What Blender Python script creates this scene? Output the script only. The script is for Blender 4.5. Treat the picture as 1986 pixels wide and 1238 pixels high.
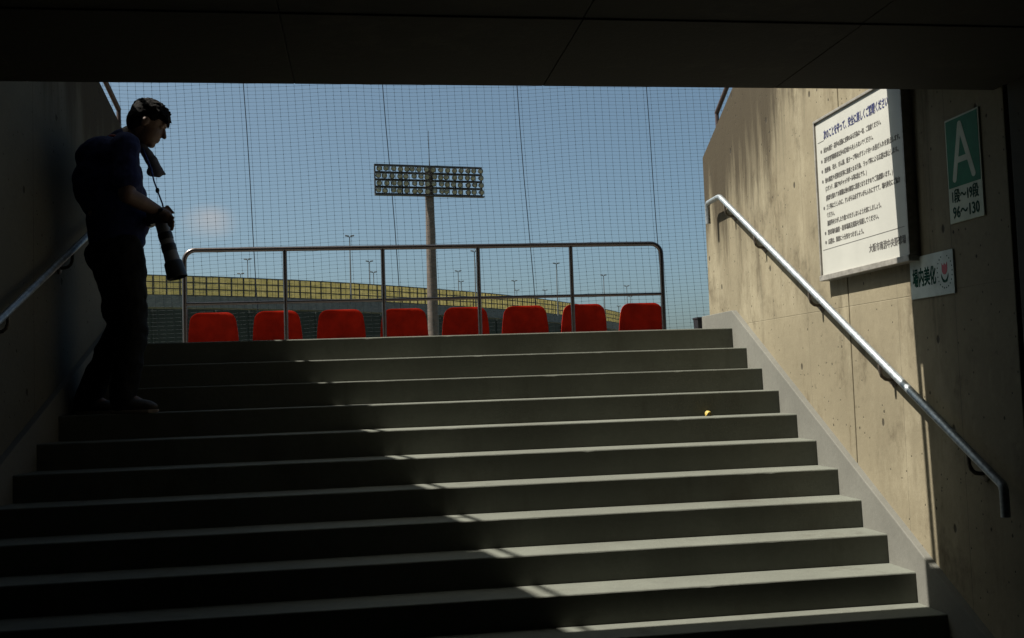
import bpy, bmesh, math, random
from mathutils import Vector, Matrix, noise

random.seed(7)
for o in list(bpy.data.objects):
    bpy.data.objects.remove(o, do_unlink=True)
scn = bpy.context.scene
COL = scn.collection
R = math.radians

# ------------------------------------------------------------------ camera
YAW, PITCH, ROLL = R(8.45), R(3.53), R(-1.94)
fw = Vector((math.sin(YAW) * math.cos(PITCH), math.cos(YAW) * math.cos(PITCH), math.sin(PITCH)))
rt = Vector((math.cos(YAW), -math.sin(YAW), 0))
up = rt.cross(fw)
rt2 = rt * math.cos(ROLL) + up * math.sin(ROLL)
up2 = -rt * math.sin(ROLL) + up * math.cos(ROLL)
cam_data = bpy.data.cameras.new("camera")
cam = bpy.data.objects.new("camera", cam_data)
COL.objects.link(cam)
cam.matrix_world = Matrix((
    (rt2.x, up2.x, -fw.x, -2.428),
    (rt2.y, up2.y, -fw.y, -6.497),
    (rt2.z, up2.z, -fw.z, -0.308),
    (0, 0, 0, 1)))
cam_data.sensor_width = 36.0
cam_data.lens = 36.254
cam_data.clip_start = 0.05
cam_data.clip_end = 5000
scn.camera = cam

# ------------------------------------------------------------------ sky, sun, exposure
SUN = Vector((-0.65, 0.041, 1.0)).normalized()
world = bpy.data.worlds.new("World")
scn.world = world
world.use_nodes = True
wn = world.node_tree
wn.nodes.clear()
w_out = wn.nodes.new('ShaderNodeOutputWorld')
w_bg = wn.nodes.new('ShaderNodeBackground')
w_bg.inputs['Strength'].default_value = 0.062
sky = wn.nodes.new('ShaderNodeTexSky')
sky.sky_type = 'NISHITA'
sky.sun_disc = False
sky.sun_elevation = math.asin(SUN.z)
sky.sun_rotation = math.atan2(SUN.x, SUN.y)
sky.air_density = 0.6
sky.dust_density = 3.0
sky.ozone_density = 4.0
# a small faint cloud low in the sky
w_tc = wn.nodes.new('ShaderNodeTexCoord')
w_dot = wn.nodes.new('ShaderNodeVectorMath'); w_dot.operation = 'DISTANCE'
w_sc = wn.nodes.new('ShaderNodeVectorMath'); w_sc.operation = 'MULTIPLY'
w_sc.inputs[1].default_value = (1, 1, 1.5)
wn.links.new(w_tc.outputs['Generated'], w_sc.inputs[0])
wn.links.new(w_sc.outputs[0], w_dot.inputs[0])
w_dot.inputs[1].default_value = (-0.135, 0.978, 0.158 * 1.5)
w_noi = wn.nodes.new('ShaderNodeTexNoise')
w_noi.inputs['Scale'].default_value = 32
w_noi.inputs['Detail'].default_value = 4
wn.links.new(w_tc.outputs['Generated'], w_noi.inputs['Vector'])
w_map = wn.nodes.new('ShaderNodeMapRange')
w_map.interpolation_type = 'SMOOTHSTEP'
w_map.inputs['From Min'].default_value = 0.032
w_map.inputs['From Max'].default_value = 0.004
w_map.inputs['To Min'].default_value = 0
w_map.inputs['To Max'].default_value = 0.62
wn.links.new(w_dot.outputs['Value'], w_map.inputs['Value'])
w_mul = wn.nodes.new('ShaderNodeMath'); w_mul.operation = 'MULTIPLY'
wn.links.new(w_map.outputs[0], w_mul.inputs[0])
wn.links.new(w_noi.outputs['Fac'], w_mul.inputs[1])
w_cl = wn.nodes.new('ShaderNodeMix'); w_cl.data_type = 'RGBA'; w_cl.blend_type = 'MIX'
wn.links.new(w_mul.outputs[0], w_cl.inputs['Factor'])
w_tint = wn.nodes.new('ShaderNodeMix'); w_tint.data_type = 'RGBA'; w_tint.blend_type = 'MULTIPLY'
w_tint.inputs['Factor'].default_value = 1.0
w_tint.inputs['B'].default_value = (1.07, 1.14, 0.92, 1)
wn.links.new(sky.outputs[0], w_tint.inputs['A'])
wn.links.new(w_tint.outputs['Result'], w_cl.inputs['A'])
w_cl.inputs['B'].default_value = (4.4, 3.9, 3.6, 1)
wn.links.new(w_cl.outputs['Result'], w_bg.inputs['Color'])
wn.links.new(w_bg.outputs[0], w_out.inputs['Surface'])

sun_data = bpy.data.lights.new("sun", 'SUN')
sun_data.energy = 5.0
sun_data.angle = R(0.53)
sun_data.color = (1.0, 0.945, 0.83)
sun = bpy.data.objects.new("sun", sun_data)
COL.objects.link(sun)
sun.rotation_euler = SUN.to_track_quat('Z', 'Y').to_euler()
sun.location = SUN * 60

vs = scn.view_settings
vs.view_transform = 'Standard'
vs.look = 'None'
vs.exposure = 1.1
vs.gamma = 1.0
vs.use_curve_mapping = False

# ------------------------------------------------------------------ helpers
def tag(o, label=None, cat=None, group=None, kind=None):
    if label: o['label'] = label
    if cat: o['category'] = cat
    if group: o['group'] = group
    if kind: o['kind'] = kind
    return o

def empty(name, loc=(0, 0, 0), parent=None, rz=0.0):
    o = bpy.data.objects.new(name, None)
    COL.objects.link(o)
    o.location = loc
    o.rotation_euler = (0, 0, rz)
    o.empty_display_size = 0.1
    o.parent = parent
    return o

class MB:
    """collects vertices and faces for ONE mesh object"""
    def __init__(s):
        s.v = []; s.f = []
    def add(s, vs_, fs_):
        n = len(s.v)
        s.v += [tuple(p) for p in vs_]
        s.f += [tuple(i + n for i in f) for f in fs_]
        return s
    def box(s, x0, x1, y0, y1, z0, z1):
        return s.add([(x0, y0, z0), (x1, y0, z0), (x1, y1, z0), (x0, y1, z0),
                      (x0, y0, z1), (x1, y0, z1), (x1, y1, z1), (x0, y1, z1)],
                     [(3, 2, 1, 0), (4, 5, 6, 7), (0, 1, 5, 4), (1, 2, 6, 5), (2, 3, 7, 6), (3, 0, 4, 7)])
    def prism(s, a, b):
        """closed prism between two matching polygons a and b"""
        n = len(a)
        fs = [tuple(reversed(range(n))), tuple(range(n, 2 * n))]
        fs += [(i, (i + 1) % n, n + (i + 1) % n, n + i) for i in range(n)]
        return s.add(list(a) + list(b), fs)
    def tube(s, path, r, n=10, cap=True, rs=None):
        path = [Vector(p) for p in path]
        m = len(path)
        rings = []
        ref = None
        for i in range(m):
            if i == 0: t = path[1] - path[0]
            elif i == m - 1: t = path[-1] - path[-2]
            else: t = (path[i + 1] - path[i]).normalized() + (path[i] - path[i - 1]).normalized()
            t.normalize()
            if ref is None:
                ref = Vector((0, 0, 1)) if abs(t.z) < 0.9 else Vector((1, 0, 0))
            a = (ref - t * ref.dot(t)).normalized()
            ref = a
            b = t.cross(a)
            k = 1.0
            if 0 < i < m - 1:
                c = (path[i + 1] - path[i]).normalized().dot((path[i] - path[i - 1]).normalized())
                k = 1.0 / max(0.6, math.sqrt((1 + c) / 2))
            rr = (rs[i] if rs else r)
            rings.append([path[i] + a * (math.cos(2 * math.pi * j / n) * rr) + b * (math.sin(2 * math.pi * j / n) * rr) for j in range(n)])
        vs_ = [p for g in rings for p in g]
        fs = []
        for i in range(m - 1):
            for j in range(n):
                fs.append((i * n + j, i * n + (j + 1) % n, (i + 1) * n + (j + 1) % n, (i + 1) * n + j))
        if cap:
            fs.append(tuple(reversed(range(n))))
            fs.append(tuple(range((m - 1) * n, m * n)))
        return s.add(vs_, fs)
    def lathe(s, prof, n=24, M=None):
        """prof: list of (radius, height) round local z; M places it"""
        M = M or Matrix()
        vs_ = []
        for (r_, z_) in prof:
            for j in range(n):
                a = 2 * math.pi * j / n
                vs_.append(M @ Vector((r_ * math.cos(a), r_ * math.sin(a), z_)))
        fs = []
        m = len(prof)
        for i in range(m - 1):
            for j in range(n):
                fs.append((i * n + j, i * n + (j + 1) % n, (i + 1) * n + (j + 1) % n, (i + 1) * n + j))
        fs.append(tuple(reversed(range(n))))
        fs.append(tuple(range((m - 1) * n, m * n)))
        return s.add(vs_, fs)
    def mesh(s, name, mat=None, smooth=False, bevel=0, seg=2, angle=35):
        me = bpy.data.meshes.new(name)
        me.from_pydata(s.v, [], s.f)
        bm = bmesh.new(); bm.from_mesh(me)
        bmesh.ops.recalc_face_normals(bm, faces=bm.faces)
        if bevel:
            es = [e for e in bm.edges if len(e.link_faces) == 2 and e.calc_face_angle(0) > R(angle)]
            bmesh.ops.bevel(bm, geom=es, offset=bevel, segments=seg, profile=0.5, affect='EDGES', clamp_overlap=True)
        bm.to_mesh(me); bm.free()
        if mat: me.materials.append(mat)
        if smooth:
            for p in me.polygons: p.use_smooth = True
            me.set_sharp_from_angle(angle=R(40))
        me.update()
        return me
    def build(s, name, mat, parent=None, smooth=False, bevel=0, seg=2, loc=(0, 0, 0)):
        o = bpy.data.objects.new(name, s.mesh(name, mat, smooth, bevel, seg))
        COL.objects.link(o)
        o.location = loc
        o.parent = parent
        return o

def inst(name, me, parent=None, loc=(0, 0, 0), rot=(0, 0, 0), scale=None):
    o = bpy.data.objects.new(name, me)
    COL.objects.link(o)
    o.location = loc; o.rotation_euler = rot
    if scale: o.scale = scale
    o.parent = parent
    return o

def arc(c, a, b, r, t0, t1, n=8):
    """points on an arc in the plane of unit vectors a, b"""
    c, a, b = Vector(c), Vector(a), Vector(b)
    return [c + a * (r * math.cos(t0 + (t1 - t0) * i / n)) + b * (r * math.sin(t0 + (t1 - t0) * i / n)) for i in range(n + 1)]

# ------------------------------------------------------------------ materials
class NT:
    def __init__(s, name):
        s.m = bpy.data.materials.new(name)
        s.m.use_nodes = True
        s.t = s.m.node_tree
        s.b = s.t.nodes['Principled BSDF']
        s.out = s.t.nodes['Material Output']
    def n(s, typ, **kw):
        nd = s.t.nodes.new(typ)
        for k, v in kw.items():
            if k in ('operation', 'blend_type', 'data_type', 'feature', 'interpolation_type', 'noise_dimensions'):
                setattr(nd, k, v)
            else:
                nd.inputs[k.replace('_', ' ')].default_value = v
        return nd
    def l(s, a, b): s.t.links.new(a, b)
    def pos(s): return s.n('ShaderNodeNewGeometry').outputs['Position']
    def scaled(s, sc):
        v = s.n('ShaderNodeVectorMath', operation='MULTIPLY')
        v.inputs[1].default_value = sc
        s.l(s.pos(), v.inputs[0])
        return v.outputs[0]
    def noise(s, sc, scale=1.0, detail=5.0, rough=0.6):
        nd = s.n('ShaderNodeTexNoise', Scale=scale, Detail=detail, Roughness=rough)
        s.l(s.scaled(sc), nd.inputs['Vector'])
        return nd.outputs['Fac']
    def rng(s, v, a, b, c=0.0, d=1.0, smooth=True):
        nd = s.n('ShaderNodeMapRange')
        if smooth: nd.interpolation_type = 'SMOOTHSTEP'
        nd.inputs['From Min'].default_value = a; nd.inputs['From Max'].default_value = b
        nd.inputs['To Min'].default_value = c; nd.inputs['To Max'].default_value = d
        s.l(v, nd.inputs['Value'])
        return nd.outputs[0]
    def math(s, op, a, b=None, c=None):
        nd = s.n('ShaderNodeMath', operation=op)
        for i, x in enumerate((a, b, c)):
            if x is None: continue
            if isinstance(x, (int, float)): nd.inputs[i].default_value = x
            else: s.l(x, nd.inputs[i])
        return nd.outputs[0]
    def mix(s, fac, a, b, mode='MIX'):
        nd = s.n('ShaderNodeMix', data_type='RGBA', blend_type=mode)
        if isinstance(fac, (int, float)): nd.inputs['Factor'].default_value = fac
        else: s.l(fac, nd.inputs['Factor'])
        for k, x in (('A', a), ('B', b)):
            if isinstance(x, tuple): nd.inputs[k].default_value = (*x, 1)
            else: s.l(x, nd.inputs[k])
        return nd.outputs['Result']
    def bump(s, h, strength=0.3, dist=0.01):
        nd = s.n('ShaderNodeBump', Strength=strength, Distance=dist)
        s.l(h, nd.inputs['Height'])
        s.l(nd.outputs[0], s.b.inputs['Normal'])

def plain(name, col, rough=0.6, metal=0.0, var=0.15, sc=20.0, spec=0.5, bump=0.0):
    if not metal: col = tuple(x * 0.65 for x in col)
    t = NT(name)
    f = t.noise((sc, sc, sc), 1.0, 4)
    dark = tuple(c * (1 - var) for c in col)
    lite = tuple(min(1, c * (1 + var)) for c in col)
    t.l(t.mix(t.rng(f, 0.3, 0.7), dark, lite), t.b.inputs['Base Color'])
    t.b.inputs['Roughness'].default_value = rough
    t.b.inputs['Metallic'].default_value = metal
    t.b.inputs['Specular IOR Level'].default_value = spec
    if bump: t.bump(f, bump, 0.005)
    return t.m

def concrete(name, col, stain=(0.10, 0.085, 0.06), streak=0.5, top=None, seams=(), hseams=(), pits=True, rough=0.85, blot=0.5, wild=False):
    col = tuple(x * 0.8 for x in col); stain = tuple(x * 0.8 for x in stain)
    t = NT(name)
    big = t.noise((1.1, 1.1, 1.1), 1.0, 6, 0.62)
    fine = t.noise((38, 38, 38), 1.0, 6, 0.7)
    c = t.mix(t.rng(big, 0.32, 0.68), tuple(x * 0.82 for x in col), tuple(x * 1.12 for x in col))
    c = t.mix(t.rng(fine, 0.25, 0.75, 0.0, 0.35), c, tuple(x * 0.70 for x in col))
    # rain streaks running down
    st = t.noise((9, 9, 0.45), 1.0, 5, 0.6)
    st2 = t.noise((1.4, 1.4, 0.9), 1.0, 4, 0.5)
    m = t.math('MULTIPLY', t.rng(st, 0.52, 0.74), t.rng(st2, 0.38, 0.68))
    c = t.mix(t.math('MULTIPLY', m, streak), c, stain)
    bl = t.noise((3.1, 3.1, 2.3), 1.0, 8, 0.72)
    c = t.mix(t.rng(bl, 0.52, 0.74, 0, blot), c, tuple(x * 1.4 for x in stain))
    if wild:                                   # lime bloom, brown weeping patches and grey film
        w1 = t.noise((2.2, 2.2, 1.0), 1.0, 9, 0.75)
        c = t.mix(t.rng(w1, 0.50, 0.66, 0, 0.55), c, (0.27, 0.24, 0.17))
        w2 = t.noise((4.5, 4.5, 0.8), 1.0, 8, 0.72)
        c = t.mix(t.math('MULTIPLY', t.rng(w2, 0.54, 0.70), t.rng(w1, 0.60, 0.40)), c, (0.068, 0.05, 0.027))
        w3 = t.noise((26, 26, 17), 1.0, 5, 0.7)
        c = t.mix(t.rng(w3, 0.60, 0.72, 0, 0.5), c, (0.07, 0.056, 0.036))
    sep = t.n('ShaderNodeSeparateXYZ'); t.l(t.pos(), sep.inputs[0])
    X, Y, Z = sep.outputs
    if top:                                    # soot below the sloping top edge: z = a + b*y
        a, b, ln = top
        line = t.math('MULTIPLY_ADD', Y, b, a)
        dn = t.math('SUBTRACT', line, Z)
        wob = t.math('MULTIPLY_ADD', t.noise((5, 5, 0.45), 1.0, 6, 0.68), 3.0, -1.0)
        k = t.math('SUBTRACT', t.math('ADD', wob, 0.25), t.math('MULTIPLY', dn, 1.0 / ln))
        c = t.mix(t.rng(k, -0.55, 0.35, 0, 0.92), c, (0.030, 0.022, 0.012))
    h = t.math('MULTIPLY', fine, 0.6)
    for y0, w, amt in seams:
        dlt = t.math('ABSOLUTE', t.math('SUBTRACT', Y, y0))
        k = t.rng(dlt, w, w * 0.3, 0, 1)
        c = t.mix(t.math('MULTIPLY', k, amt), c, (0.04, 0.035, 0.028))
        h = t.math('SUBTRACT', h, k)
    for z0, w, amt in hseams:
        dlt = t.math('ABSOLUTE', t.math('SUBTRACT', Z, z0))
        k = t.rng(dlt, w, w * 0.3, 0, 1)
        c = t.mix(t.math('MULTIPLY', k, amt), c, (0.05, 0.045, 0.035))
        h = t.math('SUBTRACT', h, k)
    if pits:
        for sc, lim, gate, asp in ((3.4, 0.050, 0.60, 0.62), (7.5, 0.055, 0.82, 0.75), (21.0, 0.10, 0.86, 0.8)):
            cb = t.n('ShaderNodeCombineXYZ')
            t.l(t.math('MULTIPLY', Y, sc), cb.inputs[0]); t.l(t.math('MULTIPLY', Z, sc * asp), cb.inputs[1])
            vo = t.n('ShaderNodeTexVoronoi', Scale=1.0)
            vo.voronoi_dimensions = '2D'
            t.l(cb.outputs[0], vo.inputs['Vector'])
            sp = t.n('ShaderNodeSeparateColor'); t.l(vo.outputs['Color'], sp.inputs[0])
            k = t.math('MULTIPLY', t.rng(vo.outputs['Distance'], lim, lim * 0.5, 0, 1), t.math('GREATER_THAN', sp.outputs[0], gate))
            c = t.mix(t.math('MULTIPLY', k, 0.85), c, (0.025, 0.021, 0.015))
            h = t.math('SUBTRACT', h, t.math('MULTIPLY', k, 1.5))
    t.l(c, t.b.inputs['Base Color'])
    t.b.inputs['Roughness'].default_value = rough
    t.b.inputs['Specular IOR Level'].default_value = 0.25
    t.bump(h, 0.45, 0.006)
    return t.m

M = {}
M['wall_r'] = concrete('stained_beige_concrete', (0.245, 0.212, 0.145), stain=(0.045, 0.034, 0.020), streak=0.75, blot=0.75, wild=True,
                       top=(1.53, -0.50, 0.75), seams=((-1.09, 0.0025, 0.35), (-2.056, 0.0025, 0.35), (-0.62, 0.0025, 0.2), (-2.52, 0.003, 0.4)),
                       hseams=((0.02, 0.0025, 0.2),))
M['wall_l'] = concrete('stained_shaded_concrete', (0.125, 0.118, 0.095), top=(1.52, -0.60, 0.6), streak=0.6, seams=((-0.9, 0.003, 0.6), (-1.8, 0.003, 0.6)))  # darker copy of the wall concrete, shade put into its base colour
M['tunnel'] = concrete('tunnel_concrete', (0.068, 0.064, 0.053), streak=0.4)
M['step'] = concrete('step_concrete', (0.143, 0.150, 0.128), stain=(0.060, 0.056, 0.045), streak=0.5, pits=False, blot=0.6)
M['curb'] = concrete('kerb_mortar', (0.165, 0.163, 0.145), stain=(0.085, 0.08, 0.07), streak=0.25, pits=False, blot=0.3)
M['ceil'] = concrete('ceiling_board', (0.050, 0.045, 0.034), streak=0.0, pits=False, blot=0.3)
M['stand'] = concrete('stand_concrete', (0.15, 0.145, 0.125), pits=False)
M['girder'] = concrete('girder_concrete', (0.185, 0.20, 0.20), stain=(0.13, 0.13, 0.12), streak=0.5, pits=False)
M['steel'] = plain('brushed_steel', (0.13, 0.115, 0.115), 0.32, 1.0, 0.1, 60)
M['galv'] = plain('galvanised_pipe', (0.33, 0.36, 0.385), 0.47, 0.8, 0.25, 45, bump=0.12)
M['bracket'] = plain('rusty_bracket_iron', (0.10, 0.085, 0.07), 0.6, 0.5, 0.4, 60)
M['red'] = plain('red_seat_plastic', (0.50, 0.016, 0.003), 0.6, 0, 0.2, 9, 0.08)
M['seatmetal'] = plain('seat_bracket_metal', (0.20, 0.20, 0.20), 0.5, 0.8)
M['signwhite'] = plain('white_sign_sheet', (0.55, 0.55, 0.51), 0.5, 0, 0.05, 4)
M['alu'] = plain('aluminium_frame', (0.26, 0.245, 0.22), 0.5, 0.4, 0.2, 30)
M['green'] = plain('green_sign_enamel', (0.003, 0.20, 0.09), 0.6, 0, 0.12, 12, 0.2)
M['paleplate'] = plain('pale_sign_enamel', (0.66, 0.72, 0.58), 0.6, 0, 0.12, 10, 0.25)
M['greyplate'] = plain('grey_white_enamel', (0.66, 0.74, 0.72), 0.6, 0, 0.12, 14, 0.25)
M['ink'] = plain('black_ink', (0.13, 0.125, 0.12), 0.7)
M['blueink'] = plain('dark_blue_ink', (0.05, 0.055, 0.16), 0.5)
M['greenink'] = plain('dark_green_ink', (0.004, 0.07, 0.045), 0.7, 0, 0.15, 20, 0.1)
M['redink'] = plain('red_ink', (0.45, 0.015, 0.03), 0.5)
M['net'] = plain('net_twine', (0.06, 0.075, 0.085), 0.8)
M['rope'] = plain('net_rope', (0.05, 0.065, 0.10), 0.8)
M['frame_dark'] = plain('dark_steel_frame', (0.035, 0.035, 0.038), 0.55, 0.3)
M['pole'] = plain('brown_painted_steel', (0.085, 0.066, 0.056), 0.6, 0.2, 0.25, 2)
M['pipebrown'] = plain('dark_brown_pipe', (0.065, 0.045, 0.045), 0.5, 0.3)
M['lampgrey'] = plain('floodlight_housing', (0.07, 0.072, 0.068), 0.4, 0.5, 0.3, 3)
M['lens'] = plain('floodlight_glass', (0.20, 0.21, 0.185), 0.12, 0.3, 0.35, 5, 0.8)
M['lamppost'] = plain('grey_lamp_post', (0.13, 0.14, 0.15), 0.5, 0.5)
M['screen'] = plain('dark_green_screen', (0.020, 0.032, 0.028), 0.85, 0, 0.2, 0.4)
M['skyblock'] = plain('sky_block_steel', (0.06, 0.065, 0.07), 0.6, 0.3)
M['asphalt'] = plain('asphalt', (0.05, 0.05, 0.05), 0.9)
M['bin'] = plain('black_plastic', (0.015, 0.016, 0.022), 0.5)
M['leaf'] = plain('yellow_leaf', (0.55, 0.40, 0.08), 0.6, 0, 0.3, 90)
M['skin'] = plain('skin', (0.17, 0.09, 0.06), 0.6, 0, 0.12, 25)
M['shirt'] = plain('navy_cotton', (0.016, 0.022, 0.085), 0.9, 0, 0.2, 30, 0.2, 0.2)
M['trousers'] = plain('black_cotton', (0.012, 0.012, 0.014), 0.9, 0, 0.2, 30, 0.2, 0.2)
M['shoe'] = plain('brown_shoe', (0.05, 0.036, 0.025), 0.7)
M['sole'] = plain('pale_rubber_sole', (0.30, 0.24, 0.19), 0.8)
M['hair'] = plain('black_hair', (0.006, 0.005, 0.005), 0.85, 0, 0.3, 120, 0.1)
M['towel'] = plain('pale_grey_cotton', (0.16, 0.16, 0.20), 0.9, 0, 0.1, 40, 0.2, 0.2)
M['strapred'] = plain('red_webbing', (0.25, 0.015, 0.015), 0.8)
M['strapblue'] = plain('blue_webbing', (0.02, 0.06, 0.30), 0.7)
M['camblack'] = plain('camera_black', (0.014, 0.014, 0.016), 0.45)
M['lenswhite'] = plain('off_white_lens_barrel', (0.26, 0.26, 0.28), 0.4)

t = NT('yellow_translucent_panel')
f_ = t.noise((0.6, 0.6, 1.2), 1.0, 4)
cc = t.mix(t.rng(f_, 0.3, 0.7), (0.42, 0.39, 0.215), (0.52, 0.48, 0.29))
t.l(cc, t.b.inputs['Base Color'])
t.b.inputs['Roughness'].default_value = 0.35
tr = t.n('ShaderNodeBsdfTranslucent'); t.l(cc, tr.inputs['Color'])
mx = t.n('ShaderNodeMixShader', Fac=0.72)
t.l(t.b.outputs[0], mx.inputs[1]); t.l(tr.outputs[0], mx.inputs[2])
t.l(mx.outputs[0], t.out.inputs['Surface'])
M['panel'] = t.m

t = NT('field_ground')
g1 = t.noise((0.05, 0.05, 0.05), 1.0, 6)
g2 = t.noise((2.0, 2.0, 2.0), 1.0, 6)
c = t.mix(t.rng(g1, 0.45, 0.55), (0.06, 0.085, 0.03), (0.16, 0.12, 0.08))
c = t.mix(t.rng(g2, 0.3, 0.7, 0, 0.4), c, (0.04, 0.05, 0.025))
t.l(c, t.b.inputs['Base Color']); t.b.inputs['Roughness'].default_value = 0.95
M['ground'] = t.m

# ------------------------------------------------------------------ dimensions
D, H = 0.238195, 0.13455          # tread, riser
NST = 13
FLOOR = -NST * H
WR = 0.035                        # right wall face
def XL(y): return -3.896 + 0.17 * max(-2.9, min(0.6, y))     # left kerb face
def XLW(y): return XL(y) - 0.035                             # left wall face
LINT_Y, LINT_Z = -2.869, 0.763
RTOP = lambda y: 1.520 - 0.50 * y
LTOP = lambda y: 1.545 - 0.60 * y

# ------------------------------------------------------------------ ground and stands
o = MB().box(-2500, 2500, -2500, 2500, -2.9, -2.6).build('ground', M['ground'])
tag(o, 'wide ground of grass and earth beyond the stand', 'ground', kind='structure')

o = MB().box(-14, 14, 0.06, 2.0, -0.42, -0.0).build('walkway', M['stand'], bevel=0.006)
tag(o, 'grey concrete walkway at the top of the steps', 'walkway', kind='structure')
mb = MB()
for i in range(5):
    z = -0.42 * (i + 1)
    mb.box(-14, 14, 2.002 + 0.85 * i, 2.85 + 0.85 * i, -2.6, z)
tag(mb.build('lower_stand', M['stand']), 'stepped concrete tiers going down towards the field', 'stand', kind='structure')
for x0, x1 in ((0.25, 14), (-14, -4.72)):
    mb = MB()
    for i in range(8):
        z = 0.42 * (i + 1)
        mb.box(x0, x1, 0.598 - 0.8 * (i + 1) + 0.002, 0.598 - 0.8 * i, -2.6, z)
    tag(mb.build('upper_stand', M['stand']), 'stepped concrete tiers rising beside the stairwell', 'stand', kind='structure')

# unseen tiers and roof above and behind the passage, added to block sky light
mb = MB()
for i in range(14):
    mb.box(-16, 16, -2.6 - 0.8 * (i + 1) + 0.002 - (3.4 if i < 0 else 0), -2.6 - 0.8 * i, 1.19 if i > 0 else 1.171, 1.19 + 0.42 * (i + 1))
tag(mb.build('sky_block_stand', M['stand']), 'unseen concrete tiers added above the passage to block sky light', 'stand', kind='structure')
gr_ = empty('sky_block_roof', (0, -14, 7))
tag(gr_, 'unseen steel roof added over the passage to block sky light', 'roof')
MB().box(-24, 24, -1.2, -0.6, -9.65, 5.4).build('sky_block_wall', M['stand'], gr_)
MB().prism([(-24, -1.5, 5.4), (-24, 11.2, 3.6), (-24, 11.2, 3.9), (-24, -1.5, 5.7)], [(24, -1.5, 5.4), (24, 11.2, 3.6), (24, 11.2, 3.9), (24, -1.5, 5.7)]).build('sky_block_sheet', M['skyblock'], gr_)
for x in range(-20, 21, 8):
    MB().prism([(x - .15, -0.6, 5.1), (x - .15, 11.0, 3.4), (x - .15, 11.0, 3.61), (x - .15, -0.6, 5.44)], [(x + .15, -0.6, 5.1), (x + .15, 11.0, 3.4), (x + .15, 11.0, 3.61), (x + .15, -0.6, 5.44)]).build('sky_block_beam', M['skyblock'], gr_)

# ------------------------------------------------------------------ stairs
stairs = empty('stairs')
tag(stairs, 'wide flight of grey concrete steps up to the seats', 'stairs', kind='structure')
for k in range(NST):
    yn = -k * D
    zt = -k * H + (0.004 if k == 0 else 0)
    zb = zt - H - 0.12
    yb = yn + (0.20 if k == 0 else D + 0.02)
    xr, nx = 0.012, 110
    mb = MB(); ring = []
    for i in range(nx + 1):
        u = i / nx
        def X_(y): return (XL(y) - 0.02) + (xr - XL(y) + 0.02) * u
        xw = X_(yn)
        w = noise.noise(Vector((xw * 7, k * 3.7, 0))) * 0.0016 + noise.noise(Vector((xw * 31, k * 5.1, 3))) * 0.0012
        chip = max(0.0, noise.noise(Vector((xw * 12, k * 9.3, 7))) - 0.40) * 0.016
        r_ = 0.0065 + chip
        pts = [(yb, zb), (yn, zb), (yn, zt - r_ + w), (yn + r_ * 0.22, zt - r_ * 0.45 + w * 0.5), (yn + r_ * 0.55, zt - r_ * 0.12), (yn + r_ * 1.1 + w, zt), (yb, zt)]
        ring += [(X_(y), y, z) for y, z in pts]
    n7 = 7
    fs = [tuple(range(n7)), tuple(reversed(range(nx * n7, nx * n7 + n7)))]
    for i in range(nx):
        for q in range(n7):
            fs.append((i * n7 + q, i * n7 + (q + 1) % n7, (i + 1) * n7 + (q + 1) % n7, (i + 1) * n7 + q))
    mb.add(ring, fs).build('step', M['step'], stairs)

o = MB().box(-9, 4, -11.2, -(NST - 1) * D + 0.05, FLOOR - 0.3, FLOOR).build('tunnel_floor', M['step'])
tag(o, 'dark concrete floor of the passage under the stand', 'floor', kind='structure')

# ------------------------------------------------------------------ right wall
wr = empty('concrete_wall', (0, 0, 0))
tag(wr, 'sunlit stained beige concrete side wall carrying the notice board', 'wall')
def wall_piece(x0, x1, ys, topf, zb, mat, parent, name, bevel=0.004):
    pa = [(x0(y) if callable(x0) else x0, y) for y in ys]
    pts = []
    y0, y1 = ys[0], ys[-1]
    a = [(pa[0][0], y0, zb), (pa[-1][0], y1, zb), (pa[-1][0], y1, topf(y1)), (pa[0][0], y0, topf(y0))]
    b = [(pa[0][0] + x1, y0, zb), (pa[-1][0] + x1, y1, zb), (pa[-1][0] + x1, y1, topf(y1)), (pa[0][0] + x1, y0, topf(y0))]
    return MB().prism(a, b).build(name, mat, parent, bevel=bevel)
wall_piece(WR, 0.20, (-1.571, 0.53), RTOP, -2.2, M['wall_r'], wr, 'panel')
wall_piece(WR, 0.20, (-2.920, -1.579), RTOP, -2.2, M['wall_r'], wr, 'panel')
wall_piece(WR + 0.02, 0.175, (-1.59, -1.56), lambda y: RTOP(y) - 0.01, -2.2, M['wall_r'], wr, 'joint_filler', bevel=0)
# kerb along the wall foot
yb_ = -3.3
prof = [(-0.0, 0.118), (0.60, 0.118), (0.60, -0.4), (0.0, -0.9), (yb_, -2.2), (yb_, 0.118 + 0.565 * yb_)]
MB().prism([(0.0, y, z) for y, z in prof], [(WR + 0.012, y, z) for y, z in prof]).build('skirting', M['curb'], wr, bevel=0.004)

# left wall
wl = empty('concrete_wall', (0, 0, 0))
tag(wl, 'shaded concrete side wall behind the person with the camera', 'wall')
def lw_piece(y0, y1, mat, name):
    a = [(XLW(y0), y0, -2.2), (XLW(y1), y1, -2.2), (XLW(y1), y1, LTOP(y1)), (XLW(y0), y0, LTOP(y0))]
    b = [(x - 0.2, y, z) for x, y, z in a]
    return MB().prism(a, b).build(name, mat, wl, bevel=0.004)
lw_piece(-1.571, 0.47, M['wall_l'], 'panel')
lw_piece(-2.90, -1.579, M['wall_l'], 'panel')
a = [(XLW(-1.59) - .02, -1.59, -2.2), (XLW(-1.56) - .02, -1.56, -2.2), (XLW(-1.56) - .02, -1.56, 2.4), (XLW(-1.59) - .02, -1.59, 2.4)]
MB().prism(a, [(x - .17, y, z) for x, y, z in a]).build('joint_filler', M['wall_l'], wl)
prof = [(0.0, 0.118), (0.55, 0.118), (0.55, -0.4), (0.0, -0.9), (-2.9, -2.2), (-2.9, 0.118 + 0.565 * -2.9)]
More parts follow.
